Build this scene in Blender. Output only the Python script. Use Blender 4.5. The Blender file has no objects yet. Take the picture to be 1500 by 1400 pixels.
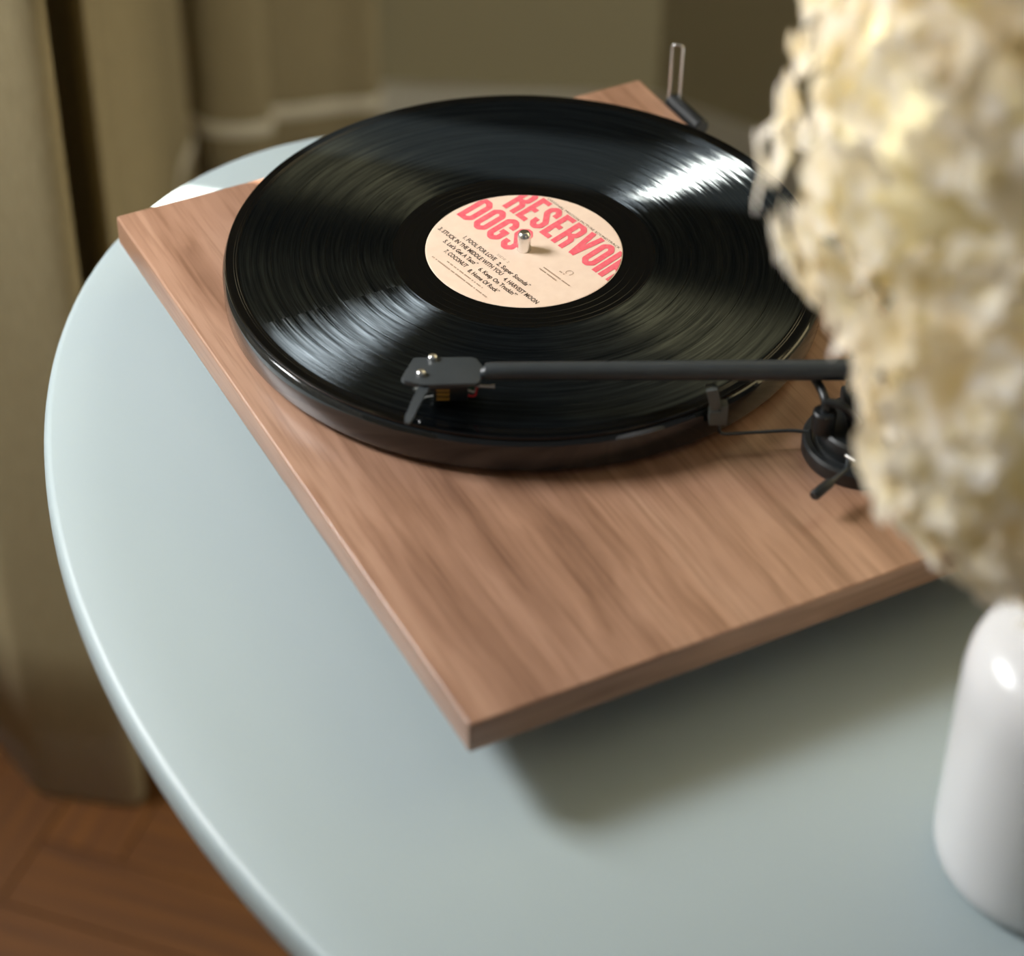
import bpy, bmesh, math, random
from mathutils import Vector, Matrix, noise
random.seed(7)
S = bpy.context.scene
COL = S.collection
PI = math.pi
Z0 = 0.76            # height of the plinth top above the floor
TT = 0.7158          # height of the table top

# ------------------------------------------------------------------ camera
cd = bpy.data.cameras.new('camera')
cam = bpy.data.objects.new('camera', cd); COL.objects.link(cam)
S.camera = cam
cr = Vector((0.88710605, -0.4613655, 0.01359154)); cu = Vector((0.28795836, 0.57621482, 0.76488984))
cf = Vector((0.36072543, 0.6746246, -0.64401771))
CP = Vector((-0.46562968, -0.86222668, 0.6965785 + Z0))
m = Matrix((cr, cu, -cf)).transposed().to_4x4(); m.translation = CP
cam.matrix_world = m
cd.sensor_width = 36; cd.sensor_fit = 'HORIZONTAL'; cd.lens = 3425.93 / 1500 * 36
cd.dof.use_dof = True; cd.dof.focus_distance = 1.165; cd.dof.aperture_fstop = 4.3
cd.clip_start = 0.05; cd.clip_end = 50

# ------------------------------------------------------------------ light
w = bpy.data.worlds.new('world'); S.world = w; w.use_nodes = True
w.node_tree.nodes['Background'].inputs[0].default_value = (0.70, 0.73, 0.74, 1)
w.node_tree.nodes['Background'].inputs[1].default_value = 0.15
NW = Vector((-0.81, 0.588, 0)); AW = Vector((0.588, 0.81, 0))     # towards the window wall, and along it

def link_light(name, ld, loc, direction):
    o = bpy.data.objects.new(name, ld); COL.objects.link(o)
    o.location = loc; o.rotation_euler = Vector(direction).to_track_quat('-Z', 'Y').to_euler()
    return o
sun = bpy.data.lights.new('sun', 'SUN'); sun.energy = 50.0; sun.angle = math.radians(0.6); sun.color = (1.0, 0.93, 0.82)
SUN_EL = math.radians(37); saz = math.radians(-40)
link_light('sun', sun, (0, 0, 3), (math.cos(saz)*math.cos(SUN_EL), math.sin(saz)*math.cos(SUN_EL), -math.sin(SUN_EL)))
win = bpy.data.lights.new('window_light', 'AREA'); win.shape = 'RECTANGLE'; win.size = 0.42; win.size_y = 0.46
win.energy = 37; win.color = (0.97, 0.985, 1.0)
wl = NW*1.0 + AW*(-0.02) + Vector((0, 0, Z0 + 0.70))
link_light('window_light', win, wl, Vector((0, 0, Z0)) + AW*(-0.1) - wl)

# added unseen fill lamp, below table height, brightening the walls and curtains
low_fill = bpy.data.lights.new('low_fill_light', 'AREA'); low_fill.shape = 'RECTANGLE'; low_fill.size = 0.9; low_fill.size_y = 0.5
low_fill.energy = 2.5; low_fill.spread = math.radians(70); low_fill.color = (1.0, 0.95, 0.82)
dl = Vector((1.25, -1.0, 0.36)); link_light('low_fill_light', low_fill, dl, Vector((0.25, 1.05, 0.34)) - dl)

S.view_settings.view_transform = 'Standard'; S.view_settings.look = 'None'
S.view_settings.gamma = 1; S.view_settings.use_curve_mapping = False
S.view_settings.exposure = 0.0

# ------------------------------------------------------------------ helpers
def tag(o, label=None, cat=None, group=None, kind=None):
    if label: o['label'] = label
    if cat: o['category'] = cat
    if group: o['group'] = group
    if kind: o['kind'] = kind
    return o
def obj(name, bm, mat, parent=None, smooth=True, loc=None):
    me = bpy.data.meshes.new(name)
    if isinstance(bm, bmesh.types.BMesh):
        bmesh.ops.recalc_face_normals(bm, faces=bm.faces[:]) if bm.faces else None
        bm.to_mesh(me); bm.free()
    else: me = bm
    o = bpy.data.objects.new(name, me); COL.objects.link(o)
    for mm in (mat if isinstance(mat, (list, tuple)) else [mat]): me.materials.append(mm)
    if smooth:
        for f in me.polygons: f.use_smooth = True
        try: me.set_sharp_from_angle(angle=math.radians(smooth if smooth is not True else 38))
        except Exception: pass
    if parent: o.parent = parent
    if loc: o.location = loc
    return o
def empty(name, loc):
    o = bpy.data.objects.new(name, None); COL.objects.link(o); o.location = loc; o.empty_display_size = 0.02
    return o
def box(bm, x0, x1, y0, y1, z0, z1, bev=0, seg=2, mat=None):
    r = bmesh.ops.create_cube(bm, size=1)
    vs = r['verts']
    for v in vs: v.co = Vector(((x0+x1)/2 + v.co.x*(x1-x0), (y0+y1)/2 + v.co.y*(y1-y0), (z0+z1)/2 + v.co.z*(z1-z0)))
    if bev:
        es = list({e for v in vs for e in v.link_edges})
        r2 = bmesh.ops.bevel(bm, geom=es, offset=bev, segments=seg, profile=0.6, affect='EDGES')
        vs = list({v for f in r2['faces'] for v in f.verts} | {v for v in vs if v.is_valid})
    if mat:
        for v in vs: v.co = mat @ v.co
    return vs
def lathe(bm, prof, n=96, c=(0, 0, 0)):
    """prof = list of (r, z); closed at r=0 ends"""
    rings = []
    for r, z in prof:
        if r < 1e-6: rings.append([bm.verts.new((c[0], c[1], c[2]+z))])
        else: rings.append([bm.verts.new((c[0]+r*math.cos(2*PI*i/n), c[1]+r*math.sin(2*PI*i/n), c[2]+z)) for i in range(n)])
    for a, b in zip(rings, rings[1:]):
        for i in range(n):
            j = (i+1) % n
            if len(a) == 1 and len(b) == 1: break
            if len(a) == 1: bm.faces.new((a[0], b[i], b[j]))
            elif len(b) == 1: bm.faces.new((a[i], a[j], b[0]))
            else: bm.faces.new((a[i], a[j], b[j], b[i]))
def tube(bm, pts, rad, n=16, cap=True):
    pts = [Vector(p) for p in pts]
    rads = rad if isinstance(rad, (list, tuple)) else [rad]*len(pts)
    rings = []; up = None
    for k, p in enumerate(pts):
        t = (pts[min(k+1, len(pts)-1)] - pts[max(k-1, 0)]).normalized()
        if up is None: up = Vector((0, 0, 1)) if abs(t.z) < 0.9 else Vector((1, 0, 0))
        a = (up - t*up.dot(t)).normalized(); b = t.cross(a); up = a
        rings.append([bm.verts.new(p + (a*math.cos(2*PI*i/n) + b*math.sin(2*PI*i/n))*rads[k]) for i in range(n)])
    for a, b in zip(rings, rings[1:]):
        for i in range(n): bm.faces.new((a[i], a[(i+1) % n], b[(i+1) % n], b[i]))
    if cap:
        bm.faces.new(rings[0][::-1]); bm.faces.new(rings[-1])
def arc(pts, rad=0.003, n=5):
    """round the inner corners of a polyline"""
    pts = [Vector(p) for p in pts]; out = [pts[0]]
    for a, b, c in zip(pts, pts[1:], pts[2:]):
        d1 = (a-b); d2 = (c-b); r = min(rad, d1.length*0.45, d2.length*0.45)
        p, q = b + d1.normalized()*r, b + d2.normalized()*r
        for k in range(n+1):
            t = k/n; out.append(p*(1-t)**2 + b*2*t*(1-t) + q*t*t)
    out.append(pts[-1]); return out
def prism(bm, poly, z0, z1, bev=0, seg=2):
    vs = [bm.verts.new((x, y, z0)) for x, y in poly]
    f = bm.faces.new(vs)
    r = bmesh.ops.extrude_face_region(bm, geom=[f])
    nv = [g for g in r['geom'] if isinstance(g, bmesh.types.BMVert)]
    for v in nv: v.co.z = z1
    allv = vs + nv
    if bev:
        es = list({e for v in allv for e in v.link_edges})
        bmesh.ops.bevel(bm, geom=es, offset=bev, segments=seg, profile=0.6, affect='EDGES')

# ------------------------------------------------------------------ materials
def M(name, col, rough=0.5, metal=0, **kw):
    m = bpy.data.materials.new(name); m.use_nodes = True
    b = m.node_tree.nodes['Principled BSDF']
    b.inputs['Base Color'].default_value = (*col, 1); b.inputs['Roughness'].default_value = rough; b.inputs['Metallic'].default_value = metal
    for k, v in kw.items(): b.inputs[k.replace('_', ' ')].default_value = v
    return m
def N(m, typ, **kw):
    n = m.node_tree.nodes.new(typ)
    for k, v in kw.items():
        if hasattr(n, k) and not k.startswith('i_'): setattr(n, k, v)
        else: n.inputs[k[2:].replace('_', ' ')].default_value = v
    return n
def L(m, a, b): m.node_tree.links.new(a, b)
def ramp(m, stops):
    r = m.node_tree.nodes.new('ShaderNodeValToRGB'); e = r.color_ramp.elements
    while len(e) < len(stops): e.new(0.5)
    for k, (p, c) in enumerate(stops): e[k].position = p; e[k].color = (*c, 1) if len(c) == 3 else c
    return r
def noisy(name, c1, c2, scale, rough=0.5, stretch=(1, 1, 1), bump=0.0, detail=4, coord='Object', **kw):
    m = M(name, c1, rough, **kw); b = m.node_tree.nodes['Principled BSDF']
    tc = N(m, 'ShaderNodeTexCoord'); mp = N(m, 'ShaderNodeMapping'); mp.inputs['Scale'].default_value = stretch
    L(m, tc.outputs[coord], mp.inputs[0])
    nz = N(m, 'ShaderNodeTexNoise', i_Scale=scale, i_Detail=detail); L(m, mp.outputs[0], nz.inputs['Vector'])
    r = ramp(m, [(0.3, c1), (0.7, c2)]); L(m, nz.outputs[0], r.inputs[0]); L(m, r.outputs[0], b.inputs['Base Color'])
    if bump:
        bp = N(m, 'ShaderNodeBump', i_Strength=bump, i_Distance=0.001); L(m, nz.outputs[0], bp.inputs['Height']); L(m, bp.outputs[0], b.inputs['Normal'])
    return m

def walnut():
    m = M('walnut_veneer', (0.4, 0.22, 0.13), 0.34)
    b = m.node_tree.nodes['Principled BSDF']
    tc = N(m, 'ShaderNodeTexCoord')
    sx = N(m, 'ShaderNodeSeparateXYZ'); L(m, tc.outputs['Object'], sx.inputs[0]); cx = N(m, 'ShaderNodeCombineXYZ')
    L(m, sx.outputs[2], cx.inputs[0]); L(m, sx.outputs[0], cx.inputs[1]); L(m, sx.outputs[1], cx.inputs[2])
    sn = N(m, 'ShaderNodeSeparateXYZ'); L(m, tc.outputs['Normal'], sn.inputs[0])
    ab = N(m, 'ShaderNodeMath', operation='ABSOLUTE'); L(m, sn.outputs[1], ab.inputs[0])
    gt = N(m, 'ShaderNodeMath', operation='GREATER_THAN'); L(m, ab.outputs[0], gt.inputs[0]); gt.inputs[1].default_value = 0.7
    vm = N(m, 'ShaderNodeMix', data_type='VECTOR'); L(m, gt.outputs[0], vm.inputs[0]); L(m, tc.outputs['Object'], vm.inputs[4]); L(m, cx.outputs[0], vm.inputs[5])
    OC = vm.outputs[1]
    mp = N(m, 'ShaderNodeMapping'); mp.inputs['Scale'].default_value = (38, 2.6, 38); L(m, OC, mp.inputs[0])
    n0 = N(m, 'ShaderNodeTexNoise', i_Scale=9.0, i_Detail=2.0); L(m, tc.outputs['Object'], n0.inputs['Vector'])
    mx = N(m, 'ShaderNodeMixRGB', blend_type='ADD'); mx.inputs[0].default_value = 1.1
    L(m, mp.outputs[0], mx.inputs[1]); L(m, n0.outputs['Color'], mx.inputs[2])
    n1 = N(m, 'ShaderNodeTexNoise', i_Scale=1.0, i_Detail=6.0, i_Roughness=0.55, i_Distortion=0.3); L(m, mx.outputs[0], n1.inputs['Vector'])
    r = ramp(m, [(0.28, (0.165, 0.082, 0.047)), (0.42, (0.30, 0.165, 0.102)), (0.55, (0.40, 0.232, 0.150)), (0.75, (0.49, 0.305, 0.205))])
    L(m, n1.outputs[0], r.inputs[0])
    mp2 = N(m, 'ShaderNodeMapping'); mp2.inputs['Scale'].default_value = (420, 16, 420); L(m, OC, mp2.inputs[0])
    n2 = N(m, 'ShaderNodeTexNoise', i_Scale=1.0, i_Detail=3.0); L(m, mp2.outputs[0], n2.inputs['Vector'])
    r2 = ramp(m, [(0.30, (0.74, 0.70, 0.66)), (0.52, (1, 1, 1))]); L(m, n2.outputs[0], r2.inputs[0])
    mp3 = N(m, 'ShaderNodeMapping'); mp3.inputs['Scale'].default_value = (9, 1.6, 9); L(m, tc.outputs['Object'], mp3.inputs[0])
    n3 = N(m, 'ShaderNodeTexNoise', i_Scale=1.0, i_Detail=2.0); L(m, mp3.outputs[0], n3.inputs['Vector'])
    r3 = ramp(m, [(0.35, (0.80, 0.78, 0.80)), (0.62, (1.08, 1.06, 1.04))]); L(m, n3.outputs[0], r3.inputs[0])
    a = N(m, 'ShaderNodeMixRGB', blend_type='MULTIPLY'); a.inputs[0].default_value = 1; L(m, r.outputs[0], a.inputs[1]); L(m, r2.outputs[0], a.inputs[2])
    c = N(m, 'ShaderNodeMixRGB', blend_type='MULTIPLY'); c.inputs[0].default_value = 1; L(m, a.outputs[0], c.inputs[1]); L(m, r3.outputs[0], c.inputs[2])
    L(m, c.outputs[0], b.inputs['Base Color'])
    bp = N(m, 'ShaderNodeBump', i_Strength=0.25, i_Distance=0.0003); L(m, n2.outputs[0], bp.inputs['Height']); L(m, bp.outputs[0], b.inputs['Normal'])
    return m

def vinyl():
    """grooved vinyl: concentric grooves spread the light radially; bands of tracks by radius"""
    m = M('grooved_vinyl', (0.006, 0.007, 0.008), 0.42)
    nt = m.node_tree; b = nt.nodes['Principled BSDF']
    tc = N(m, 'ShaderNodeTexCoord'); sep = N(m, 'ShaderNodeSeparateXYZ'); L(m, tc.outputs['Object'], sep.inputs[0])
    def math_(op, a, b_=None, v=None):
        n = N(m, 'ShaderNodeMath', operation=op); L(m, a, n.inputs[0])
        if b_ is not None: L(m, b_, n.inputs[1])
        if v is not None: n.inputs[1].default_value = v
        return n.outputs[0]
    x2 = math_('MULTIPLY', sep.outputs[0], sep.outputs[0]); y2 = math_('MULTIPLY', sep.outputs[1], sep.outputs[1])
    rad = math_('SQRT', math_('ADD', x2, y2))
    ang = N(m, 'ShaderNodeMath', operation='ARCTAN2'); L(m, sep.outputs[1], ang.inputs[0]); L(m, sep.outputs[0], ang.inputs[1])
    # swirl slightly, so that streaks wander like music does
    def band(scale_r, scale_a, detail, rough=0.6):
        cmb = N(m, 'ShaderNodeCombineXYZ'); L(m, math_('MULTIPLY', rad, v=scale_r), cmb.inputs[0]); L(m, math_('MULTIPLY', ang.outputs[0], v=scale_a), cmb.inputs[1])
        n = N(m, 'ShaderNodeTexNoise', i_Scale=1.0, i_Detail=detail, i_Roughness=rough); L(m, cmb.outputs[0], n.inputs['Vector']); return n.outputs[0]
    fine = band(1500, 3.0, 3); wide = band(420, 1.1, 4, 0.75)
    # rotation jitter: moves the azimuth of the highlight from groove to groove
    gl = N(m, 'ShaderNodeBsdfAnisotropic', distribution='BECKMANN'); gl.inputs['Anisotropy'].default_value = 0.72
    tg = N(m, 'ShaderNodeTangent', direction_type='RADIAL', axis='Z'); L(m, tg.outputs[0], gl.inputs['Tangent'])
    def mr_(src, a, b_, lo=0.3, hi=0.7):
        n = N(m, 'ShaderNodeMapRange'); L(m, src, n.inputs[0])
        for k, v in zip((1, 2, 3, 4), (lo, hi, a, b_)): n.inputs[k].default_value = v
        return n.outputs[0]
    L(m, mr_(wide, -0.014, 0.014), gl.inputs['Rotation']); L(m, mr_(fine, 0.36, 0.48), gl.inputs['Roughness'])
    k = math_('MULTIPLY', mr_(wide, 0.020, 0.088, 0.35, 0.62), mr_(fine, 0.6, 1.25))
    col = N(m, 'ShaderNodeCombineColor'); [L(m, math_('MULTIPLY', k, v=f_), col.inputs[i]) for i, f_ in enumerate((0.80, 0.93, 1.0))]; L(m, col.outputs[0], gl.inputs['Color'])
    b.inputs['Base Color'].default_value = (0.0015, 0.0020, 0.0024, 1); b.inputs['Roughness'].default_value = 0.6; b.inputs['Specular IOR Level'].default_value = 0.0
    ad = N(m, 'ShaderNodeAddShader'); L(m, b.outputs[0], ad.inputs[0]); L(m, gl.outputs[0], ad.inputs[1]); L(m, ad.outputs[0], nt.nodes['Material Output'].inputs[0])
    return m

def wood_floor():
    m = M('oak_parquet', (0.2, 0.1, 0.04), 0.5)
    b = m.node_tree.nodes['Principled BSDF']
    tc = N(m, 'ShaderNodeTexCoord'); oi = N(m, 'ShaderNodeObjectInfo')
    mp = N(m, 'ShaderNodeMapping'); mp.inputs['Scale'].default_value = (6, 90, 30); L(m, tc.outputs['Object'], mp.inputs[0])
    ad = N(m, 'ShaderNodeVectorMath', operation='ADD'); L(m, mp.outputs[0], ad.inputs[0]); L(m, oi.outputs['Random'], ad.inputs[1])
    sc = N(m, 'ShaderNodeVectorMath', operation='SCALE'); L(m, oi.outputs['Location'], sc.inputs[0]); sc.inputs['Scale'].default_value = 31
    L(m, sc.outputs[0], ad.inputs[1])
    n1 = N(m, 'ShaderNodeTexNoise', i_Scale=1.0, i_Detail=4.0); L(m, ad.outputs[0], n1.inputs['Vector'])
    r = ramp(m, [(0.3, (0.085, 0.027, 0.002)), (0.7, (0.145, 0.050, 0.004))]); L(m, n1.outputs[0], r.inputs[0])
    hs = N(m, 'ShaderNodeHueSaturation'); mr = N(m, 'ShaderNodeMapRange'); L(m, oi.outputs['Random'], mr.inputs[0]); mr.inputs[3].default_value = 0.75; mr.inputs[4].default_value = 1.2
    L(m, mr.outputs[0], hs.inputs['Value']); L(m, r.outputs[0], hs.inputs['Color']); L(m, hs.outputs[0], b.inputs['Base Color'])
    return m

def linen():
    m = M('olive_linen', (0.36, 0.30, 0.17), 0.9)
    b = m.node_tree.nodes['Principled BSDF']
    tc = N(m, 'ShaderNodeTexCoord')
    mp = N(m, 'ShaderNodeMapping'); mp.inputs['Scale'].default_value = (700, 700, 60); L(m, tc.outputs['Object'], mp.inputs[0])
    n = N(m, 'ShaderNodeTexNoise', i_Scale=1.0, i_Detail=2.0); L(m, mp.outputs[0], n.inputs['Vector'])
    r = ramp(m, [(0.3, (0.30, 0.245, 0.13)), (0.7, (0.37, 0.305, 0.17))]); L(m, n.outputs[0], r.inputs[0]); L(m, r.outputs[0], b.inputs['Base Color'])
    bp = N(m, 'ShaderNodeBump', i_Strength=0.3, i_Distance=0.001); L(m, n.outputs[0], bp.inputs['Height']); L(m, bp.outputs[0], b.inputs['Normal'])
    return m

def petal(name, c1, c2):
    m = M(name, c1, 0.55)
    nt = m.node_tree; b = nt.nodes['Principled BSDF']
    tc = N(m, 'ShaderNodeTexCoord'); oi = N(m, 'ShaderNodeObjectInfo')
    sep = N(m, 'ShaderNodeSeparateXYZ'); L(m, tc.outputs['Object'], sep.inputs[0])
    ln = N(m, 'ShaderNodeVectorMath', operation='LENGTH'); L(m, tc.outputs['Object'], ln.inputs[0])
    r = ramp(m, [(0.0, c2), (0.55, c1)])
    mr = N(m, 'ShaderNodeMapRange'); L(m, ln.outputs['Value'], mr.inputs[0]); mr.inputs[2].default_value = 0.017; L(m, mr.outputs[0], r.inputs[0])
    hs = N(m, 'ShaderNodeMixRGB', blend_type='MULTIPLY'); r2 = ramp(m, [(0, (0.96, 0.89, 0.74)), (0.4, (1, 0.985, 0.95)), (1, (1.0, 1.0, 1.0))]); L(m, oi.outputs['Random'], r2.inputs[0])
    hs.inputs[0].default_value = 1; L(m, r.outputs[0], hs.inputs[1]); L(m, r2.outputs[0], hs.inputs[2]); L(m, hs.outputs[0], b.inputs['Base Color'])
    tr = N(m, 'ShaderNodeBsdfTranslucent'); L(m, hs.outputs[0], tr.inputs[0])
    mix = N(m, 'ShaderNodeMixShader'); mix.inputs[0].default_value = 0.55
    L(m, b.outputs[0], mix.inputs[1]); L(m, tr.outputs[0], mix.inputs[2]); L(m, mix.outputs[0], nt.nodes['Material Output'].inputs[0])
    return m

mWalnut = walnut(); mVinyl = vinyl(); mFloor = wood_floor(); mLinen = linen()
mTable = noisy('pale_blue_grey_lacquer', (0.335, 0.398, 0.410), (0.350, 0.414, 0.427), 3, rough=0.44)
mWall = noisy('olive_grey_plaster', (0.38, 0.335, 0.20), (0.395, 0.35, 0.21), 3, rough=0.85)
mBase = noisy('light_strip_baseboard', (0.60, 0.57, 0.48), (0.63, 0.60, 0.50), 6, rough=0.45)  # pale tone carries the strip of light on along the walls
mLightStrip = noisy('pale_light_strip', (0.80, 0.74, 0.56), (0.85, 0.79, 0.61), 60, rough=0.85)  # colour imitates a strip of light across the curtain folds
mGloss = M('black_gloss_lacquer', (0.010, 0.012, 0.013), 0.07, Specular_IOR_Level=0.6, Coat_Weight=0.25, Coat_Roughness=0.05)
mVinylGloss = M('smooth_black_vinyl', (0.0015, 0.002, 0.0024), 0.14)
mBlackMetal = noisy('satin_black_metal', (0.028, 0.034, 0.038), (0.034, 0.040, 0.044), 90, rough=0.42)
mBlackPlastic = M('black_plastic', (0.012, 0.014, 0.015), 0.38)
mGreyPlastic = M('dark_grey_plastic', (0.09, 0.10, 0.095), 0.45)
mChrome = M('polished_steel', (0.85, 0.85, 0.84), 0.26, 1)
mSteel = M('brushed_steel', (0.6, 0.6, 0.58), 0.32, 1)
mGold = M('gold_print', (0.42, 0.22, 0.03), 0.4)
mRubber = M('black_rubber', (0.02, 0.02, 0.02), 0.7)
mCeramic = M('white_glazed_ceramic', (0.66, 0.66, 0.67), 0.25)
mPaper = noisy('kraft_paper_label', (0.74, 0.555, 0.425), (0.78, 0.60, 0.465), 160, rough=0.75)
mRed = noisy('coral_red_print', (0.76, 0.085, 0.12), (0.78, 0.15, 0.175), 420, rough=0.7)
mInk = M('dark_brown_print', (0.045, 0.022, 0.012), 0.75)
mInkPale = M('faded_brown_print', (0.40, 0.27, 0.19), 0.75)
mWireR = M('red_wire', (0.55, 0.02, 0.03), 0.5); mWireG = M('green_wire', (0.02, 0.16, 0.08), 0.5)
mWireW = M('white_wire', (0.7, 0.7, 0.68), 0.5); mWireB = M('blue_wire', (0.03, 0.05, 0.35), 0.5)
mClear = M('clear_acrylic', (0.95, 0.93, 0.9), 0.04, Transmission_Weight=1.0, IOR=1.49)
mPetal = petal('cream_petal', (0.97, 0.94, 0.90), (0.94, 0.87, 0.67))
mPetal2 = petal('ivory_petal', (0.96, 0.92, 0.83), (0.91, 0.83, 0.57))
mCore = noisy('yellow_green_buds', (0.88, 0.77, 0.42), (0.95, 0.88, 0.64), 90, rough=0.7)
mStem = noisy('green_stem', (0.16, 0.22, 0.06), (0.22, 0.28, 0.09), 40, rough=0.6)
mSheer = M('white_sheer', (0.85, 0.85, 0.82), 0.9)

# ------------------------------------------------------------------ setting: floor, walls, baseboards
bm = bmesh.new(); box(bm, -3.2, 3.2, -3.2, 3.2, -0.10, -0.011)
floor = tag(obj('floor', bm, noisy('dark_subfloor', (0.05, 0.022, 0.008), (0.07, 0.03, 0.01), 4, rough=0.7), None, smooth=False), 'brown oak herringbone parquet floor', None, kind='structure')
PWID, PLEN = 0.07, 0.35
bm = bmesh.new(); box(bm, 0, PLEN-0.0012, 0, PWID-0.0012, -0.011, 0, bev=0.0006, seg=1)
plank0 = obj('plank', bm, mFloor, floor, smooth=False)
first = True
pa = math.radians(-47); pc, ps = math.cos(pa), math.sin(pa)
def place_plank(u, v, vert):
    global first
    cu_, cv_ = (u + PWID/2, v + PLEN/2) if vert else (u + PLEN/2, v + PWID/2)
    X, Y = cu_*pc - cv_*ps - 0.253 + 0.0, cu_*ps + cv_*pc + 0.383
    if (X - 0.0)**2 + (Y - 0.25)**2 > 1.42**2: return
    if first: o = plank0; first = False
    else:
        o = plank0.copy(); COL.objects.link(o); o.parent = floor
    if vert: u += PWID - 0.0012
    o.location = (u*pc - v*ps - 0.253, u*ps + v*pc + 0.383, 0)
    o.rotation_euler = (0, 0, pa + (PI/2 if vert else 0))
for t in range(-9, 10):
    for k in range(-45, 46):
        u, v = k*PWID + t*PLEN, k*PWID - t*PLEN
        place_plank(u, v, False); place_plank(u, v + PWID, True)

def slab(name, a, b, z0, z1, th, mat, side=1, bev=0):
    """a vertical slab from a to b (xy); thickness grows away from the room"""
    a = Vector((*a, 0)); b = Vector((*b, 0)); d = (b-a); l = d.length; d.normalize(); n = Vector((-d.y, d.x, 0))*side
    bm = bmesh.new()
    mt = Matrix((d, n, Vector((0, 0, 1)))).transposed().to_4x4(); mt.translation = a
    box(bm, 0, l, 0, th, z0, z1, bev=bev, mat=mt)
    return obj(name, bm, mat, None, smooth=False)
corner = Vector((0.7225, 1.0385))
dB = Vector((math.cos(math.radians(-31.0)), math.sin(math.radians(-31.0)))); dR = Vector((math.cos(math.radians(-61.6)), math.sin(math.radians(-61.6))))
pB = corner - dB*1.75; pR = corner + dR*2.6
tag(slab('wall_back', pB[:], corner[:], 0, 2.6, 0.1, mWall), 'olive grey plastered wall behind the turntable', kind='structure')
tag(slab('wall_right', corner[:], pR[:], 0, 2.6, 0.1, mWall), 'olive grey wall turning away behind the flowers', kind='structure')
nB = Vector((-dB.y, dB.x)); nR = Vector((-dR.y, dR.x))
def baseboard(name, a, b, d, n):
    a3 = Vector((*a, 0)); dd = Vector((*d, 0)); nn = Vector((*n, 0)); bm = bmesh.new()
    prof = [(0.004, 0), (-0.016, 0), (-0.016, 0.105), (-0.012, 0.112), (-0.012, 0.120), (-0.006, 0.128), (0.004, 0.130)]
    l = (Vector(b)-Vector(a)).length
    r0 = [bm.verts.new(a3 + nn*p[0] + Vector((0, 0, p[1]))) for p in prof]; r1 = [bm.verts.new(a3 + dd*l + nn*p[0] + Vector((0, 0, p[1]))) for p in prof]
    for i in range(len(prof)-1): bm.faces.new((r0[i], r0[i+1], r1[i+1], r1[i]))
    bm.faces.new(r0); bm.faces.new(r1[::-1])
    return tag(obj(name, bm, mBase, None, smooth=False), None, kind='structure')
baseboard('light_strip_baseboard_back', pB, corner, dB, nB); baseboard('light_strip_baseboard_right', corner, pR, dR, nR)  # baseboards whose pale colour continues the curtains' light strip

# window wall (left, outside the frame): wall pieces round a tall opening, sheer curtain inside it
def wp(s, d): v = AW*s + NW*d; return (v.x, v.y)
# the sun comes between the sheer curtain and the opening's right edge, shaped to trim it
D1 = 1.08
for s0, s1, z0, z1 in ((0.194, 1.6, 0, 2.6), (-3.0, -1.15, 0, 2.6), (-1.15, 0.194, 0, 1.12), (-1.15, 0.194, 2.35, 2.6)):   # right of, left of, below and above the opening
    o = slab('unseen_wall_left', wp(s0, D1), wp(s1, D1), z0, z1, 0.12, mWall)
    tag(o, None, kind='structure')

# ------------------------------------------------------------------ curtains
def spline(pts, sub=8, tight=None):
    P = [Vector(p) for p in pts]; out = []
    for i in range(len(P)-1):
        p0 = P[max(i-1, 0)]; p1 = P[i]; p2 = P[i+1]; p3 = P[min(i+2, len(P)-1)]
        for k in range(sub):
            t = k/sub
            out.append(0.5*((2*p1) + (p2-p0)*t + (2*p0-5*p1+4*p2-p3)*t*t + (3*p1-p0-3*p2+p3)*t**3))
    out.append(P[-1]); return out
def cloth(bm, path, z0, z1, off=0.0, nz=14, wob=0.004):
    cols = []
    for i, p in enumerate(path):
        a = path[max(i-1, 0)]; b = path[min(i+1, len(path)-1)]; t = (b-a).normalized(); n = Vector((t.y, -t.x))
        col = []
        for k in range(nz+1):
            z = z0 + (z1-z0)*k/nz
            q = noise.noise(Vector((p.x*6, p.y*6, z*1.1)))*wob*min(1, z/0.3+0.3)
            col.append(bm.verts.new((p.x + n.x*(off+q), p.y + n.y*(off+q), z)))
        cols.append(col)
    for a, b in zip(cols, cols[1:]):
        for k in range(nz): bm.faces.new((a[k], b[k], b[k+1], a[k+1]))
def solid(o, th):
    md = o.modifiers.new('thickness', 'SOLIDIFY'); md.thickness = th; md.offset = 0
near_path = [(-0.300, 0.760), (-0.290, 0.710), (-0.255, 0.650), (-0.222, 0.600), (-0.202, 0.545), (-0.190, 0.485), (-0.183, 0.472), (-0.155, 0.450), (-0.126, 0.430), (-0.114, 0.432), (-0.112, 0.450),
             (-0.130, 0.54), (-0.120, 0.66), (-0.040, 0.86), (0.040, 0.92), (0.050, 0.85), (0.010, 0.76), (-0.012, 0.705), (-0.010, 0.690), (0.006, 0.712), (0.004, 0.765), (0.016, 0.800), (0.052, 0.818), (0.086, 0.860), (0.096, 0.925), (0.118, 0.975), (0.151, 1.020), (0.199, 1.125),
             (0.232, 1.180), (0.226, 1.215)]
far_path = [(0.243, 1.262), (0.247, 1.235), (0.256, 1.197), (0.2855, 1.1756), (0.318, 1.170), (0.326, 1.195), (0.333, 1.192), (0.3677, 1.182), (0.405, 1.1746), (0.438, 1.163), (0.450, 1.172), (0.449, 1.190)]
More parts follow.
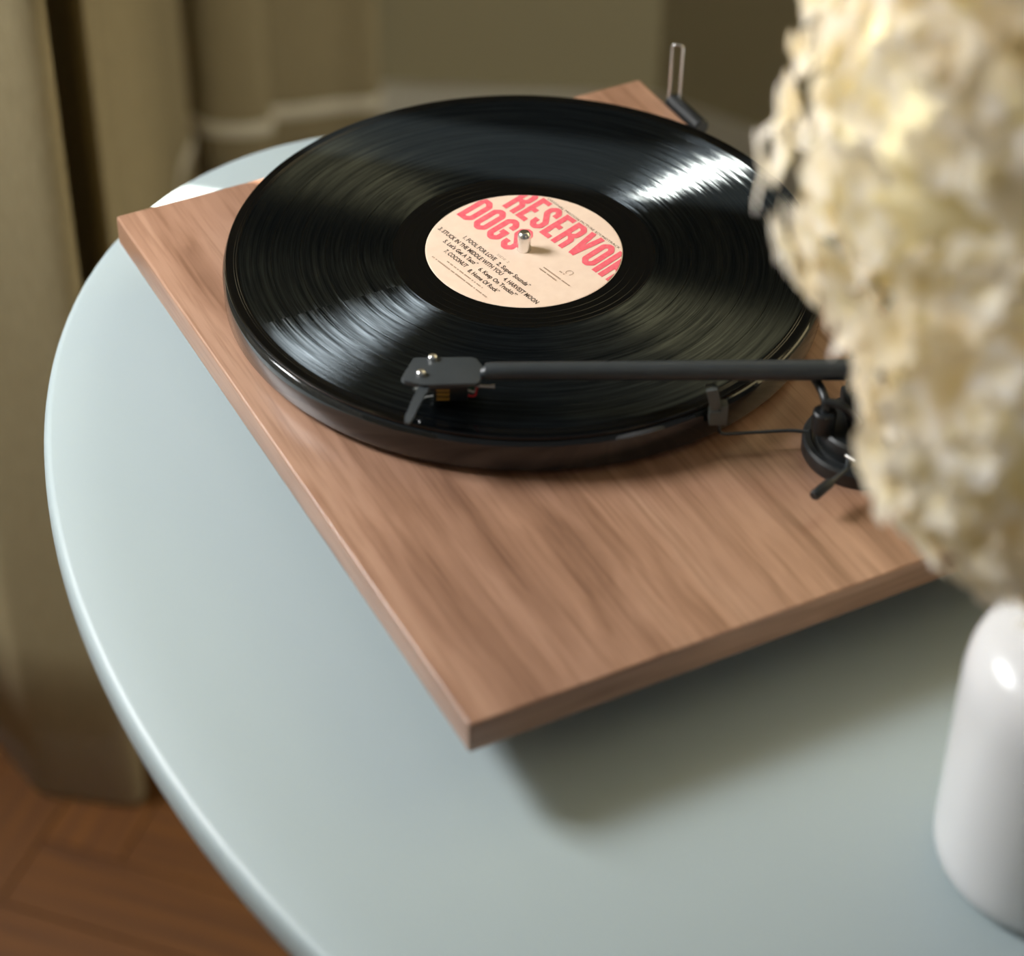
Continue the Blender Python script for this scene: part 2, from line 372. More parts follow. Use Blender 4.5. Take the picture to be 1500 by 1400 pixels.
def curtain(name, pts, label, zt, strip_from=0.0):
    path = spline(pts)
    bm = bmesh.new(); cloth(bm, path, 0.004, zt)
    bm.normal_update()
    o = obj(name, bm, mLinen, None, smooth=180); solid(o, 0.002)
    tag(o, label, 'curtain')
    bm = bmesh.new(); k = int(len(path)*strip_from)
    cloth(bm, path[k:], 0.118, 0.134, off=0.0025, nz=1); b = obj('light_strip_band', bm, mLightStrip, o, smooth=180); solid(b, 0.001); b['label'] = 'strip of light low on the curtain, built as a pale narrow band'  # light falling on the cloth, put in as a pale raised strip
    return o
curtain('curtain', near_path, 'heavy olive linen curtain at left with deep rounded folds reaching the floor', 2.45, 0.86)
curtain('curtain', far_path, 'farther olive linen curtain hanging flat against the wall behind the record', 2.45)
# sheer curtain in the window opening, outside the frame; its edge trims the sun to a narrow strip
bm = bmesh.new()
sp_ = [Vector(wp(0.136 - 0.032*i, 0.985 + (0.006 if i % 2 else -0.006)*(0 if i < 2 else 1)) ) for i in range(38)]
cloth(bm, spline([tuple(v) for v in sp_], 4), 0.02, 2.40, nz=4, wob=0.0)
# (the sheer hangs behind the window light, towards the glass)
for v in bm.verts: v.co += NW*0.045
o = obj('unseen_sheer_curtain', bm, mSheer, None, smooth=180); solid(o, 0.001)
tag(o, 'unseen white sheer curtain at the window left of the table, its edge trimming the sun', 'curtain')

# ------------------------------------------------------------------ table
tc_ = Vector((-0.0136, -0.1744)); ax1, ax2 = 0.4235, 0.2618
e1 = Vector((0.06758, -0.99771)); e2 = Vector((-0.99771, -0.06758))
def ell(t, inset=0.0):
    p = e1*ax1*math.cos(t) + e2*ax2*math.sin(t); n = (e1*math.cos(t)/ax1 + e2*math.sin(t)/ax2).normalized()
    return tc_ + p - n*inset
table = empty('oval_table', (tc_.x, tc_.y, 0)); tag(table, 'pale blue-grey lacquered oval table with a rounded edge', 'table')
bm = bmesh.new(); NT = 220
prof = [(0.05, -0.024), (0.0075, -0.024), (0.004, -0.0225), (0.0015, -0.019), (0.0, -0.014), (-0.0, -0.009), (0.0003, -0.0045), (0.0012, -0.0022), (0.0028, -0.0006), (0.0050, 0.0), (0.03, 0.0), (0.09, 0.0), (0.16, 0.0)]
rings = [[bm.verts.new((*(ell(2*PI*i/NT, ins) - tc_), TT+dz)) for i in range(NT)] for ins, dz in prof]
for a, b in zip(rings, rings[1:]):
    for i in range(NT): bm.faces.new((a[i], a[(i+1) % NT], b[(i+1) % NT], b[i]))
bm.faces.new(rings[0][::-1]); bm.faces.new(rings[-1])
obj('tabletop', bm, mTable, table, smooth=30)
bm = bmesh.new(); lathe(bm, [(0, TT-0.024), (0.12, TT-0.024), (0.12, TT-0.032), (0.03, TT-0.045), (0.026, TT-0.08), (0.026, 0.06), (0.03, 0.04), (0, 0.04)], 40); obj('pedestal', bm, mTable, table)
bm = bmesh.new(); lathe(bm, [(0, 0.041), (0.05, 0.04), (0.20, 0.014), (0.205, 0.008), (0.205, 0.0), (0, 0.0)], 64); obj('base', bm, mTable, table)

# ------------------------------------------------------------------ record player
a_, b_, Wd, Dp, th_ = 0.1641, 0.15315, 0.418, 0.3206, 0.0165
X0, X1, Y0, Y1 = -a_, -a_ + Dp, b_ - Wd, b_
rp = empty('record_player', (0, 0, TT)); tag(rp, 'walnut-veneered record player with black tonearm standing on the oval table', 'record player')
ZR = Z0 - TT                      # plinth top in the player's own frame
bm = bmesh.new(); box(bm, X0, X1, Y0, Y1, ZR-th_, ZR, bev=0.0014, seg=3); obj('plinth', bm, mWalnut, rp, smooth=40)
for fx in (X0+0.055, X1-0.05):
    for fy in (Y0+0.06, Y1-0.055):
        bm = bmesh.new(); lathe(bm, [(0, 0.0), (0.017, 0.0), (0.0185, 0.002), (0.0185, 0.008), (0.015, 0.011), (0.013, ZR-th_), (0, ZR-th_)], 32, (fx, fy, 0)); obj('foot', bm, mRubber, rp)
HR = 0.0230                       # top of the record above the plinth
bm = bmesh.new()
lathe(bm, [(0, ZR+0.0025), (0.1475, ZR+0.0025), (0.1513, ZR+0.0034), (0.1522, ZR+0.005), (0.1522, ZR+0.0174), (0.1519, ZR+0.0188), (0.1512, ZR+0.0201), (0.1500, ZR+0.0208), (0.1485, ZR+0.0209), (0.1, ZR+0.0209), (0, ZR+0.0209)], 200)
platter = obj('platter', bm, mGloss, rp, smooth=30)
bm = bmesh.new(); lathe(bm, [(0, ZR), (0.035, ZR), (0.035, ZR+0.0025), (0, ZR+0.0025)], 48); obj('bearing', bm, mBlackPlastic, rp)
bm = bmesh.new(); lathe(bm, [(0, ZR+0.0209), (0.00355, ZR+0.0209), (0.00355, ZR+HR+0.0078), (0.0031, ZR+HR+0.0094), (0.0024, ZR+HR+0.0104), (0.0018, ZR+HR+0.0106), (0, ZR+HR+0.0106)], 32); obj('spindle', bm, mChrome, platter)

# tonearm ------------------------------------------------
arm_base = Vector((0.081, -0.189, ZR))
bm = bmesh.new(); lathe(bm, [(0, 0), (0.0285, 0), (0.0290, 0.001), (0.0290, 0.0072), (0.0280, 0.0086), (0.0255, 0.0090), (0.0245, 0.0078), (0.0228, 0.0076), (0.0224, 0.0078), (0.0222, 0.0165), (0.0210, 0.0180), (0, 0.0180)], 72, arm_base)
abase = obj('tonearm_base', bm, mBlackPlastic, rp, smooth=32)
TZ = ZR + 0.042
hs_end = Vector((-0.0755, -0.1035, TZ)); tdir = Vector((0.070, -0.1745, TZ)) - hs_end; tdir.z = 0; tdir.normalize()
tn = Vector((-tdir.y, tdir.x, 0))
tl = 0.185
bm = bmesh.new(); tube(bm, [hs_end + tdir*0.0005, hs_end + tdir*0.003, hs_end + tdir*0.012, hs_end + tdir*tl], [0.0038, 0.0042, 0.0043, 0.0050], 28)
atube = obj('arm_tube', bm, mBlackMetal, rp)
piv = hs_end + tdir*0.180
# pivot housing on its pillar
bm = bmesh.new()
mt = Matrix((tdir, tn, Vector((0, 0, 1)))).transposed().to_4x4(); mt.translation = Vector((piv.x, piv.y, 0))
box(bm, -0.010, 0.016, -0.012, -0.0065, ZR+0.018, TZ+0.010, bev=0.0015, mat=mt)
box(bm, -0.010, 0.016, 0.0065, 0.012, ZR+0.018, TZ+0.010, bev=0.0015, mat=mt)
box(bm, -0.012, 0.018, -0.012, 0.012, ZR+0.0175, ZR+0.024, bev=0.0015, mat=mt)
obj('pivot_housing', bm, mBlackPlastic, rp, smooth=32)
bm = bmesh.new(); tube(bm, [hs_end + tdir*0.187, hs_end + tdir*0.226], 0.0036, 20); obj('counterweight_shaft', bm, mBlackMetal, rp)
bm = bmesh.new(); tube(bm, [hs_end + tdir*s for s in (0.200, 0.2012, 0.219, 0.2202)], [0.0125, 0.0135, 0.0135, 0.0125], 40); obj('counterweight', bm, mBlackMetal, rp)
# lift: pillar and curved cradle under the tube
lp = Vector((0.0600, -0.1840, 0))
bm = bmesh.new(); tube(bm, [(lp.x, lp.y, ZR+0.017), (lp.x, lp.y, ZR+0.0180), (lp.x, lp.y, ZR+0.0275), (lp.x, lp.y, ZR+0.0285)], [0.0052, 0.0056, 0.0056, 0.0048], 28); lift = obj('lift_pillar', bm, mBlackPlastic, rp, smooth=32)
bm = bmesh.new()
tube(bm, arc([(lp.x, lp.y, ZR+0.027), (lp.x, lp.y, TZ-0.0085), (lp.x+0.002, lp.y+0.008, TZ-0.0065), (lp.x+0.004, lp.y+0.022, TZ-0.0060)], 0.004), 0.0021, 12)
tube(bm, arc([(lp.x, lp.y, TZ-0.0085), (lp.x+0.006, lp.y-0.006, TZ-0.0085), (lp.x+0.013, lp.y-0.008, ZR+0.022)], 0.006), 0.0021, 12)
obj('lift_cradle', bm, mBlackPlastic, lift)
# lift lever with chrome joint
l0 = Vector((0.0575, -0.2085, ZR+0.0125)); l1 = Vector((0.0350, -0.2165, ZR+0.0115))
bm = bmesh.new(); tube(bm, [(0.064, -0.2005, ZR+0.012), l0, l0+(l1-l0)*0.55], 0.0010, 12); lev = obj('lift_lever', bm, mBlackMetal, rp)
bm = bmesh.new(); d = (l1-l0).normalized(); tube(bm, [l0+(l1-l0)*0.50, l0+(l1-l0)*0.52, l1, l1+d*0.001], [0.0018, 0.0024, 0.0026, 0.0020], 18); obj('lever_tip', bm, mBlackPlastic, lev, smooth=32)
bm = bmesh.new(); tube(bm, [(0.0620, -0.2010, ZR+0.0135), (0.0635, -0.2065, ZR+0.0135)], 0.0011, 14); obj('lever_joint', bm, mChrome, lev)
# arm rest: wire from the base to a grey clip beside the platter
bm = bmesh.new(); tube(bm, arc([(0.060, -0.174, ZR+0.0085), (0.0525, -0.1690, ZR+0.0085), (0.0215, -0.1568, ZR+0.0085), (0.0195, -0.1565, ZR+0.021)], 0.003), 0.00085, 10); rest = obj('arm_rest', bm, mBlackMetal, rp)
bm = bmesh.new(); mr = Matrix.Rotation(math.radians(-25), 4, 'Z'); mr.translation = Vector((0.0195, -0.1565, 0))
box(bm, -0.0042, 0.0042, -0.003, 0.003, ZR+0.0165, ZR+0.0245, bev=0.0006, mat=mr)
box(bm, 0.0008, 0.0042, -0.003, 0.003, ZR+0.0235, ZR+0.0275, bev=0.0005, mat=mr)
mr2 = mr @ Matrix.Translation((-0.001, 0.001, ZR+0.0245)) @ Matrix.Rotation(math.radians(-14), 4, 'Y')
box(bm, -0.0026, 0.0026, -0.003, 0.003, 0, 0.0125, bev=0.0006, mat=mr2)
obj('rest_clip', bm, mGreyPlastic, rest, smooth=32)
# headshell
HZ = ZR + 0.0385
def pxpt(x, y, z):      # points measured once on the shell's own plane
    return (x, y)
shell = [(-0.1110, -0.0895), (-0.1000, -0.0790), (-0.0985, -0.0785), (-0.0755, -0.0895), (-0.0735, -0.0915), (-0.0735, -0.1000), (-0.0800, -0.1080), (-0.0825, -0.1085), (-0.1040, -0.0990), (-0.1105, -0.0920)]
bm = bmesh.new(); prism(bm, shell, HZ, HZ+0.0026, bev=0.0006)
head = obj('headshell', bm, mBlackMetal, rp, smooth=32)
bm = bmesh.new(); tube(bm, [hs_end + tdir*(-0.001) + Vector((0, 0, -0.001)), hs_end + tdir*0.002, hs_end + tdir*0.006], [0.0022, 0.0036, 0.0036], 20); obj('shell_collar', bm, mBlackMetal, head)
for sx, sy in ((-0.0918, -0.0833), (-0.1018, -0.0915)):
    bm = bmesh.new(); z = HZ+0.0026
    lathe(bm, [(0, z-0.012), (0.0011, z-0.012), (0.0011, z), (0.0020, z), (0.0021, z+0.0008), (0.0019, z+0.0018), (0.0012, z+0.0023), (0, z+0.0024)], 24, (sx, sy, 0)); obj('screw', bm, mChrome, head)
# finger lift
f0 = Vector((-0.1025, -0.0975, HZ+0.0005)); f1 = Vector((-0.1195, -0.1130, HZ-0.0045)); fd = (f1-f0).normalized(); fs = Vector((-fd.y, fd.x, 0)).normalized()
bm = bmesh.new(); secs = []
for k in range(9):
    t = k/8; p = f0*(1-t) + f1*t; p.z += 0.0010*math.sin(PI*t) ; wd = 0.0026*(1-t) + 0.0018*t; hh = 0.0006
    if k == 8: wd *= 0.6
    secs.append([bm.verts.new(p + fs*sx*wd + Vector((0, 0, sz*hh))) for sx, sz in ((-1, -1), (1, -1), (1, 1), (-1, 1))])
for a, b in zip(secs, secs[1:]):
    for i in range(4): bm.faces.new((a[i], a[(i+1) % 4], b[(i+1) % 4], b[i]))
bm.faces.new(secs[0][::-1]); bm.faces.new(secs[-1]); obj('finger_lift', bm, mBlackMetal, head, smooth=30)
# cartridge
hd = Vector((-0.0735, -0.0958, 0)) - Vector((-0.1053, -0.0850, 0)); hd.normalize(); hn = Vector((-hd.y, hd.x, 0))
hd = tdir.copy(); hn = tn.copy()
cc = Vector((-0.0895, -0.0925, 0))
mc = Matrix((hd, hn, Vector((0, 0, 1)))).transposed().to_4x4(); mc.translation = cc
bm = bmesh.new(); box(bm, -0.013, 0.010, -0.0075, 0.0075, HZ-0.0040, HZ-0.0002, bev=0.0004, mat=mc)
box(bm, -0.006, 0.010, -0.0055, 0.0055, HZ-0.0125, HZ-0.0035, bev=0.0006, mat=mc)
cart = obj('cartridge', bm, mBlackPlastic, head, smooth=32)
bm = bmesh.new()
for k in range(3): box(bm, -0.0045 , 0.0015, -0.0062, -0.0052, HZ-0.0062 - k*0.0026, HZ-0.0047 - k*0.0026, bev=0.0002, mat=mc)
obj('gold_mark', bm, mGold, cart, smooth=False)['label'] = 'gold bars printed on the cartridge side'
bm = bmesh.new(); tube(bm, [mc @ Vector((-0.0155, -0.003, HZ-0.0075)), mc @ Vector((-0.004, -0.003, HZ-0.0085))], 0.0008, 10); tube(bm, [mc @ Vector((-0.0135, 0.001, HZ-0.0070)), mc @ Vector((-0.013, -0.0035, HZ-0.0075))], 0.0011, 10); obj('stylus_guard', bm, mGreyPlastic, cart)
bm = bmesh.new(); tube(bm, [mc @ Vector((-0.010, -0.001, HZ-0.0135)), mc @ Vector((-0.002, -0.001, HZ-0.0115))], 0.0004, 8); tube(bm, [mc @ Vector((-0.010, -0.001, HZ-0.0135)), mc @ Vector((-0.010, -0.001, HZ-0.0148))], [0.0003, 0.0001], 8); obj('stylus', bm, mSteel, cart)
for k, wm in enumerate((mWireR, mWireW, mWireG, mWireB)):
    yy = -0.005 + 0.003*k; bm = bmesh.new()
    tube(bm, arc([mc @ Vector((0.010, yy, HZ-0.0095 + 0.001*(k % 2))), mc @ Vector((0.0135, yy, HZ-0.0100)), mc @ Vector((0.0145, yy*0.8, HZ-0.003)), mc @ Vector((0.017, yy*0.3, HZ-0.0005))], 0.003), 0.00055, 8); obj('signal_wire', bm, wm, cart)
bm = bmesh.new(); tube(bm, [mc @ Vector((0.013, -0.004, HZ-0.0045)), mc @ Vector((0.0195, -0.004, HZ-0.0050)), mc @ Vector((0.0225, -0.004, HZ-0.0050))], [0.0008, 0.0008, 0.0011], 10); obj('contact_pin', bm, mSteel, cart)
# dust-cover hinges on the back edge
def hinge(y):
    bm = bmesh.new(); tube(bm, [(X1+0.006, y+0.016, ZR-0.001), (X1+0.006, y+0.015, ZR-0.001), (X1+0.006, y-0.017, ZR-0.001), (X1+0.006, y-0.018, ZR-0.001)], [0.0040, 0.0047, 0.0047, 0.0040], 24)
    box(bm, X1-0.002, X1+0.004, y-0.012, y+0.012, ZR-0.012, ZR-0.002, bev=0.0008)
    h = obj('cover_hinge', bm, mBlackPlastic, rp, smooth=32)
    bm = bmesh.new(); yy = y+0.0145
    tube(bm, arc([(X1+0.0035, yy, ZR-0.001), (X1+0.0035, yy, ZR+0.0365), (X1+0.0080, yy-0.004, ZR+0.0365), (X1+0.0080, yy-0.004, ZR+0.002), (X1+0.0035, yy, ZR-0.002)], 0.0022), 0.0008, 10); obj('hinge_clip', bm, mChrome, h)
    return h
hinge(0.1105); hinge(-0.222)

# ------------------------------------------------------------------ record
rec = empty('vinyl_record', (0, 0, Z0+0.0209)); tag(rec, 'black twelve-inch vinyl record with a kraft and red centre label lying on the platter', 'record')
TH = HR - 0.0209
bm = bmesh.new(); lathe(bm, [(0.0036, 0.0), (0.1500, 0.0), (0.1507, 0.0006), (0.1508, 0.0013), (0.1503, TH), (0.1490, TH+0.0001), (0.1465, TH-0.0003), (0.0036, TH-0.0003), (0.0036, 0)], 240); obj('disc', bm, mVinylGloss, rec, smooth=30)
GA = [(0.1425, 0.1455), ]
bm = bmesh.new()
def ring(bm, r0, r1, z, n=240, nr=3):
    rr = [[bm.verts.new(((r0+(r1-r0)*k/nr)*math.cos(2*PI*i/n), (r0+(r1-r0)*k/nr)*math.sin(2*PI*i/n), z)) for i in range(n)] for k in range(nr+1)]
    for a, b in zip(rr, rr[1:]):
        for i in range(n): bm.faces.new((b[i], a[i], a[(i+1) % n], b[(i+1) % n]))
for r0, r1 in ((0.0665, 0.0845), (0.0848, 0.1002), (0.1005, 0.1130), (0.1133, 0.1275), (0.1278, 0.1440)): ring(bm, r0, r1, TH-0.00022)
me = bpy.data.meshes.new('grooves'); bm.to_mesh(me); bm.free(); gr = obj('grooves', me, mVinyl, rec, smooth=False)
bm = bmesh.new()          # run-out grooves and the ridge round the label
for rr_ in (0.0545, 0.0585, 0.0625, 0.0655): lathe(bm, [(rr_-0.0003, TH-0.0003), (rr_, TH-0.00022), (rr_+0.0003, TH-0.0003)], 200)
for rr_ in (0.1450, 0.1462): lathe(bm, [(rr_-0.0003, TH-0.0003), (rr_, TH-0.00018), (rr_+0.0003, TH-0.0003)], 200)
obj('runout_groove', bm, mVinylGloss, rec)
bm = bmesh.new(); lathe(bm, [(0.0036, TH-0.0002), (0.0036, TH), (0.0495, TH), (0.0500, TH-0.0002)], 160); label = obj('paper_label', bm, mPaper, rec, smooth=20)

# label print: own frame, u = reading direction, v = up the label (mm)
UD = Vector((math.cos(math.radians(-79)), math.sin(math.radians(-79)))); VD = Vector((math.cos(math.radians(11)), math.sin(math.radians(11))))
ZP = TH + 0.00006
def clip_print(bm, r=0.0494):
    for k in range(64):
        a = 2*PI*k/64; n = Vector((math.cos(a), math.sin(a), 0))
        bmesh.ops.bisect_plane(bm, geom=bm.verts[:]+bm.edges[:]+bm.faces[:], plane_co=n*r, plane_no=n, clear_outer=True)
G = {
 'D': (0.43, [[(.08, .0), (.08, 1.)], [(.0, .925), (.25, .925), (.35, .82), (.35, .18), (.25, .075), (.0, .075)]]),
 'O': (0.42, [[(.18, .925), (.24, .925), (.34, .82), (.34, .18), (.24, .075), (.18, .075), (.08, .18), (.08, .82), (.18, .925), (.24, .925)]]),
 'G': (0.43, [[(.34, .64), (.34, .82), (.24, .925), (.18, .925), (.08, .82), (.08, .18), (.18, .075), (.24, .075), (.34, .18), (.34, .50)], [(.20, .44), (.42, .44)]]),
 'S': (0.42, [[(.34, .66), (.34, .82), (.24, .925), (.18, .925), (.08, .82), (.08, .66), (.34, .36), (.34, .18), (.24, .075), (.18, .075), (.08, .18), (.08, .34)]]),
 'R': (0.43, [[(.08, .0), (.08, 1.)], [(.0, .925), (.25, .925), (.34, .84), (.34, .60), (.25, .50), (.10, .50)], [(.22, .52), (.35, .38), (.35, .0)]]),
 'E': (0.36, [[(.08, .0), (.08, 1.)], [(.0, .925), (.34, .925)], [(.0, .50), (.29, .50)], [(.0, .075), (.34, .075)]]),
 'V': (0.46, [[(.075, 1.), (.225, .03)], [(.385, 1.), (.235, .03)]]),
 'I': (0.16, [[(.08, 0), (.08, 1.)]]),
}
def word(bm, txt, u0, u1, v0, v1, shear, sw=0.158, gap=0.055):
    tw = sum(G[c][0] for c in txt) + gap*(len(txt)-1); H = v1-v0; kx = (u1-u0)/tw
    x = 0
    for c in txt:
        gw, strokes = G[c]
        for st in strokes:
            P = [Vector(((x+a)*kx, b*H)) for a, b in st]
            hwx = sw*0.5*kx; 
            for i, (p, q) in enumerate(zip(P, P[1:])):
                d = (q-p).normalized(); n = Vector((-d.y, d.x)); hw = hwx*(1.0 if abs(d.y) > 0.5 else 0.95)
                quad = [p+n*hw, q+n*hw, q-n*hw, p-n*hw]
                add_uv(bm, quad, u0, v0, H, shear)
            for p in P[1:-1]:
                add_uv(bm, [p + Vector((math.cos(2*PI*k/12), math.sin(2*PI*k/12)))*hwx*0.97 for k in range(12)], u0, v0, H, shear)
        x += gw + gap
zoff = [0.0]
def add_uv(bm, pts, u0, v0, H, shear):
    vs = []; zoff[0] += 6e-7
    for p in pts:
        u = u0 + p.x - shear*(p.y); v = v0 + p.y
        q = (UD*u + VD*v)/1000; vs.append(bm.verts.new((q.x, q.y, ZP + zoff[0])))
    try:
        f = bm.faces.new(vs); f.normal_update()
        if f.normal.z < 0: f.normal_flip()
    except Exception: pass
bm = bmesh.new()
word(bm, 'DOGS', -46.0, -2.6, -7.8, 13.2, 0.16)
word(bm, 'RESERVOIR', -37.9, 48.6, 15.6, 37.6, 0.16)
clip_print(bm)
def flat(bm, name, mat):
    me = bpy.data.meshes.new(name); bm.to_mesh(me); bm.free(); return obj(name, me, mat, label, smooth=False)
flat(bm, 'printed_title', mRed)['label'] = 'large coral red title lettering'

def text_bm(bm, txt, u0, u1, v0, hgt, shear=0.12, bold=0.0):
    cu_ = bpy.data.curves.new('t', 'FONT'); cu_.body = txt; cu_.size = 1.0; cu_.resolution_u = 2; cu_.offset = bold
    to = bpy.data.objects.new('t', cu_); COL.objects.link(to)
    dg = bpy.context.evaluated_depsgraph_get(); me = bpy.data.meshes.new_from_object(to.evaluated_get(dg))
    xs = [v.co.x for v in me.vertices]; x0, x1 = min(xs), max(xs)
    n0 = len(bm.verts); bm.from_mesh(me); bm.verts.ensure_lookup_table()
    for v in bm.verts[n0:]:
        u = u0 + (v.co.x-x0)/(x1-x0)*(u1-u0); h = v.co.y/0.69*hgt
        q = (UD*(u - shear*h) + VD*(v0+h))/1000; v.co = (q.x, q.y, ZP)
    bpy.data.objects.remove(to); bpy.data.curves.remove(cu_); bpy.data.meshes.remove(me)
bm = bmesh.new()
text_bm(bm, '1. FOOL FOR LOVE', -26.8, -1.2, -18.6, 2.7, bold=0.03); text_bm(bm, '2. Super Sounds*', 1.6, 27.0, -19.4, 2.7, bold=0.03)
text_bm(bm, '3. STUCK IN THE MIDDLE WITH YOU', -41.0, 10.8, -23.8, 2.7, bold=0.03); text_bm(bm, '4. HARVEST MOON', 14.0, 40.4, -25.0, 2.7, bold=0.03)
text_bm(bm, "5. Let's Get A Taco*", -30.4, -3.6, -28.6, 2.7, bold=0.03); text_bm(bm, "6. Keep On Truckin'*", -0.2, 29.3, -29.6, 2.7, bold=0.03)
text_bm(bm, '7. COCONUT', -23.2, -5.4, -33.6, 2.7, bold=0.03); text_bm(bm, '8. Home Of Rock*', -2.4, 21.5, -34.6, 2.7, bold=0.03)
flat(bm, 'printed_track_list', mInk)
bm = bmesh.new(); text_bm(bm, 'ORIGINAL MOTION PICTURE SOUNDTRACK', -28.5, 29.0, 38.3, 1.5, bold=0.0)
clip_print(bm); flat(bm, 'printed_subtitle', mInk)
bm = bmesh.new(); text_bm(bm, 'SIDE 2', -4.6, 4.8, -14.2, 1.5)
random.seed(3)
for (ua, ub, v) in ((-15, 14.5, -37.9), (-23, 21.5, -41.2), (18.5, 39.0, -2.6), (18.0, 31.5, -4.9), (26, 30.5, 1.6)):     # print too small to read
    u = ua
    while u < ub:
        l = random.uniform(0.5, 0.9)
        add_uv(bm, [Vector((0, 0)), Vector((l, 0)), Vector((l, 0.85)), Vector((0, 0.85))], u, v, 1, 0.1)
        u += l + random.choice((0.3, 0.35, 0.35, 1.2))
c0 = Vector((30.0, 5.0))
for k in range(14):
    if 9 < k < 12: continue
    a, b2 = 2*PI*k/14, 2*PI*(k+1)/14
    add_uv(bm, [c0+Vector((math.cos(a), math.sin(a)))*2.0, c0+Vector((math.cos(b2), math.sin(b2)))*2.0, c0+Vector((math.cos(b2), math.sin(b2)))*1.7, c0+Vector((math.cos(a), math.sin(a)))*1.7], 0, 0, 1, 0)
clip_print(bm, 0.0485)
flat(bm, 'printed_small_text', mInkPale)['kind'] = 'stuff'

# ------------------------------------------------------------------ vase
VX, VY = 0.037, -0.402
vase = empty('vase', (VX, VY, TT)); tag(vase, 'white glazed ceramic bottle vase at the right edge holding the flowers', 'vase')
bm = bmesh.new()
lathe(bm, [(0, 0.0015), (0.040, 0.0), (0.0445, 0.001), (0.0480, 0.0040), (0.0497, 0.0090), (0.0500, 0.016), (0.0500, 0.060), (0.0500, 0.098), (0.0490, 0.107), (0.0460, 0.115), (0.0405, 0.121), (0.0330, 0.1245), (0.0275, 0.1275), (0.0250, 0.132),
           (0.0245, 0.142), (0.0255, 0.1445), (0.0245, 0.1455), (0.0225, 0.1440), (0.0215, 0.132), (0.030, 0.118), (0.044, 0.105), (0.0455, 0.02), (0.040, 0.006), (0, 0.005)], 96)
obj('body', bm, mCeramic, vase, smooth=60)

# ------------------------------------------------------------------ hydrangeas
def petal_mesh(bm, L_, W_, cup, ang, tilt, curl):
    nx, ny = 5, 4; rows = []
    ca, sa = math.cos(ang), math.sin(ang); ct, st = math.cos(tilt), math.sin(tilt)
    for i in range(nx+1):
        t = i/nx; wd = W_*0.5*max(0.10, math.sin(PI*min(1, (t*0.74+0.12)))**0.8)*(1.0 if t < 0.97 else 0.6)
        row = []
        for j in range(ny+1):
            s = j/ny*2-1
            x = 0.0012 + t*L_; y = s*wd; z = cup*(s*s)*wd + curl*t*t*L_
            x, z = x*ct - z*st, x*st + z*ct
            row.append(bm.verts.new((x*ca - y*sa, x*sa + y*ca, z)))
        rows.append(row)
    for a, b in zip(rows, rows[1:]):
        for j in range(ny): bm.faces.new((a[j], b[j], b[j+1], a[j+1]))
def floret_mesh(seed, mat):
    rnd = random.Random(seed); bm = bmesh.new()
    for k in range(4):
        petal_mesh(bm, rnd.uniform(0.0095, 0.0125), rnd.uniform(0.0105, 0.0130), rnd.uniform(0.05, 0.30), k*PI/2 + rnd.uniform(-0.15, 0.15), rnd.uniform(0.05, 0.45), rnd.uniform(-0.30, -0.02))
    lathe(bm, [(0, -0.001), (0.0014, 0.0), (0.0015, 0.0012), (0, 0.0022)], 8)
    me = bpy.data.meshes.new('floret'); bm.to_mesh(me); bm.free(); me.materials.append(mat)
    for f in me.polygons: f.use_smooth = True
    return me
FL = [floret_mesh(s, mPetal if s % 3 else mPetal2) for s in range(7)]
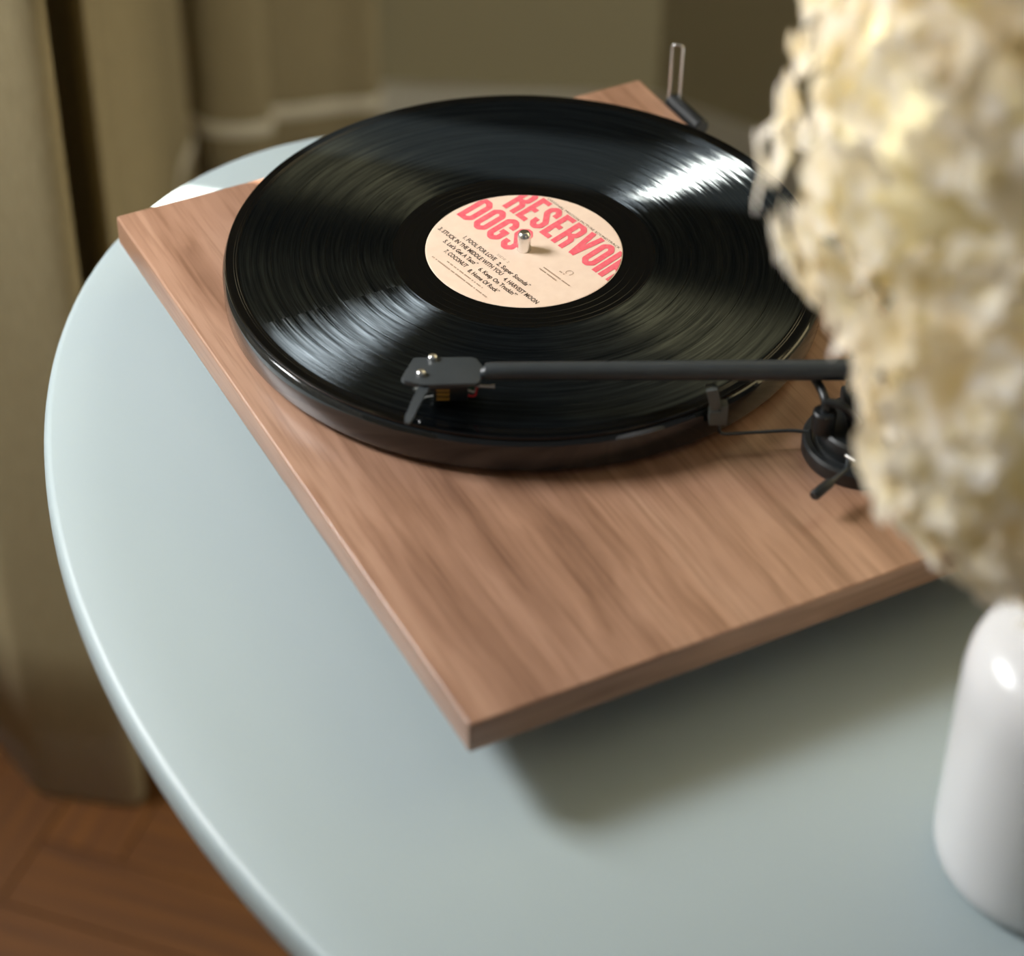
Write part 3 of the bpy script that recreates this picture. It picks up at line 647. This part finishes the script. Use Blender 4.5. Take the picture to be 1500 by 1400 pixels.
def bloom(label_, c, axis, rx, rz, n, seed, stem_to, taper=0.35):
    """a mophead panicle: ovoid round c with its long axis, florets facing outward"""
    rnd = random.Random(seed); c = Vector(c); ax = Vector(axis).normalized()
    o = empty('hydrangea', stem_to); tag(o, label_, 'flower', 'cream hydrangeas in the white vase'); base = Vector(stem_to)
    q = ax.to_track_quat('Z', 'Y').to_matrix()
    def surf(th, ph, k=1.0):
        z = math.cos(th); r = math.sin(th)*(1 - taper*z)
        return c + q @ Vector((r*math.cos(ph)*rx*k, r*math.sin(ph)*rx*k, z*rz*k))
    bm = bmesh.new(); nr, ns = 22, 32; rows = []
    for i in range(nr+1):
        th = PI*i/nr
        rows.append([bm.verts.new(surf(th, 2*PI*j/ns, 0.80 + 0.10*noise.noise(Vector((i*0.7, j*0.7, seed)))) - base) for j in range(ns)])
    for a, b in zip(rows, rows[1:]):
        for j in range(ns): bm.faces.new((a[j], a[(j+1) % ns], b[(j+1) % ns], b[j]))
    bmesh.ops.remove_doubles(bm, verts=bm.verts[:], dist=1e-5)
    cb = obj('bud_cluster', bm, mCore, o); cb['kind'] = 'stuff'
    bm = bmesh.new(); tube(bm, spline([(0, 0, 0), tuple((c - q @ Vector((0, 0, rz*0.9)) - base)*0.6 + Vector((0, 0, 0.003))), tuple(c - q @ Vector((0, 0, rz*0.6)) - base)], 6), 0.0032, 10); obj('stem', bm, mStem, o)
    g = PI*(3-5**0.5)
    for i in range(n):
        zz = 1 - 2*(i+0.5)/n; th = math.acos(zz); ph = i*g + rnd.uniform(-0.2, 0.2)
        k = rnd.choice((1.0, 0.98, 0.93, 0.90, 0.95, 1.03)) + rnd.uniform(-0.03, 0.04)
        p = surf(th, ph, k); nn = (p - (c + ax*(p-c).dot(ax)*0.45)).normalized()
        nn = (nn + Vector((rnd.uniform(-1, 1), rnd.uniform(-1, 1), rnd.uniform(-0.7, 1)))*0.34).normalized()
        f = bpy.data.objects.new('floret', FL[rnd.randrange(len(FL))]); COL.objects.link(f); f.parent = o
        rot = nn.to_track_quat('Z', 'Y').to_matrix().to_4x4() @ Matrix.Rotation(rnd.uniform(0, PI), 4, 'Z')
        s = rnd.uniform(0.78, 1.18); mt = Matrix.Translation(p - base) @ rot @ Matrix.Diagonal((s, s, s*rnd.uniform(0.9, 1.3), 1)); f.matrix_local = mt
    return o
neck = (VX, VY, TT+0.139)
bloom('upper cream hydrangea head, the larger and higher of the two, blurred at top right', (0.016, -0.335, Z0+0.288), (-0.08, 0.05, 1), 0.084, 0.098, 290, 11, neck)
bloom('lower cream hydrangea head drooping over the turntable corner just above the vase', (0.010, -0.386, Z0+0.198), (0.20, -0.02, -1), 0.074, 0.089, 280, 23, (VX-0.006, VY+0.004, TT+0.139), taper=0.30)
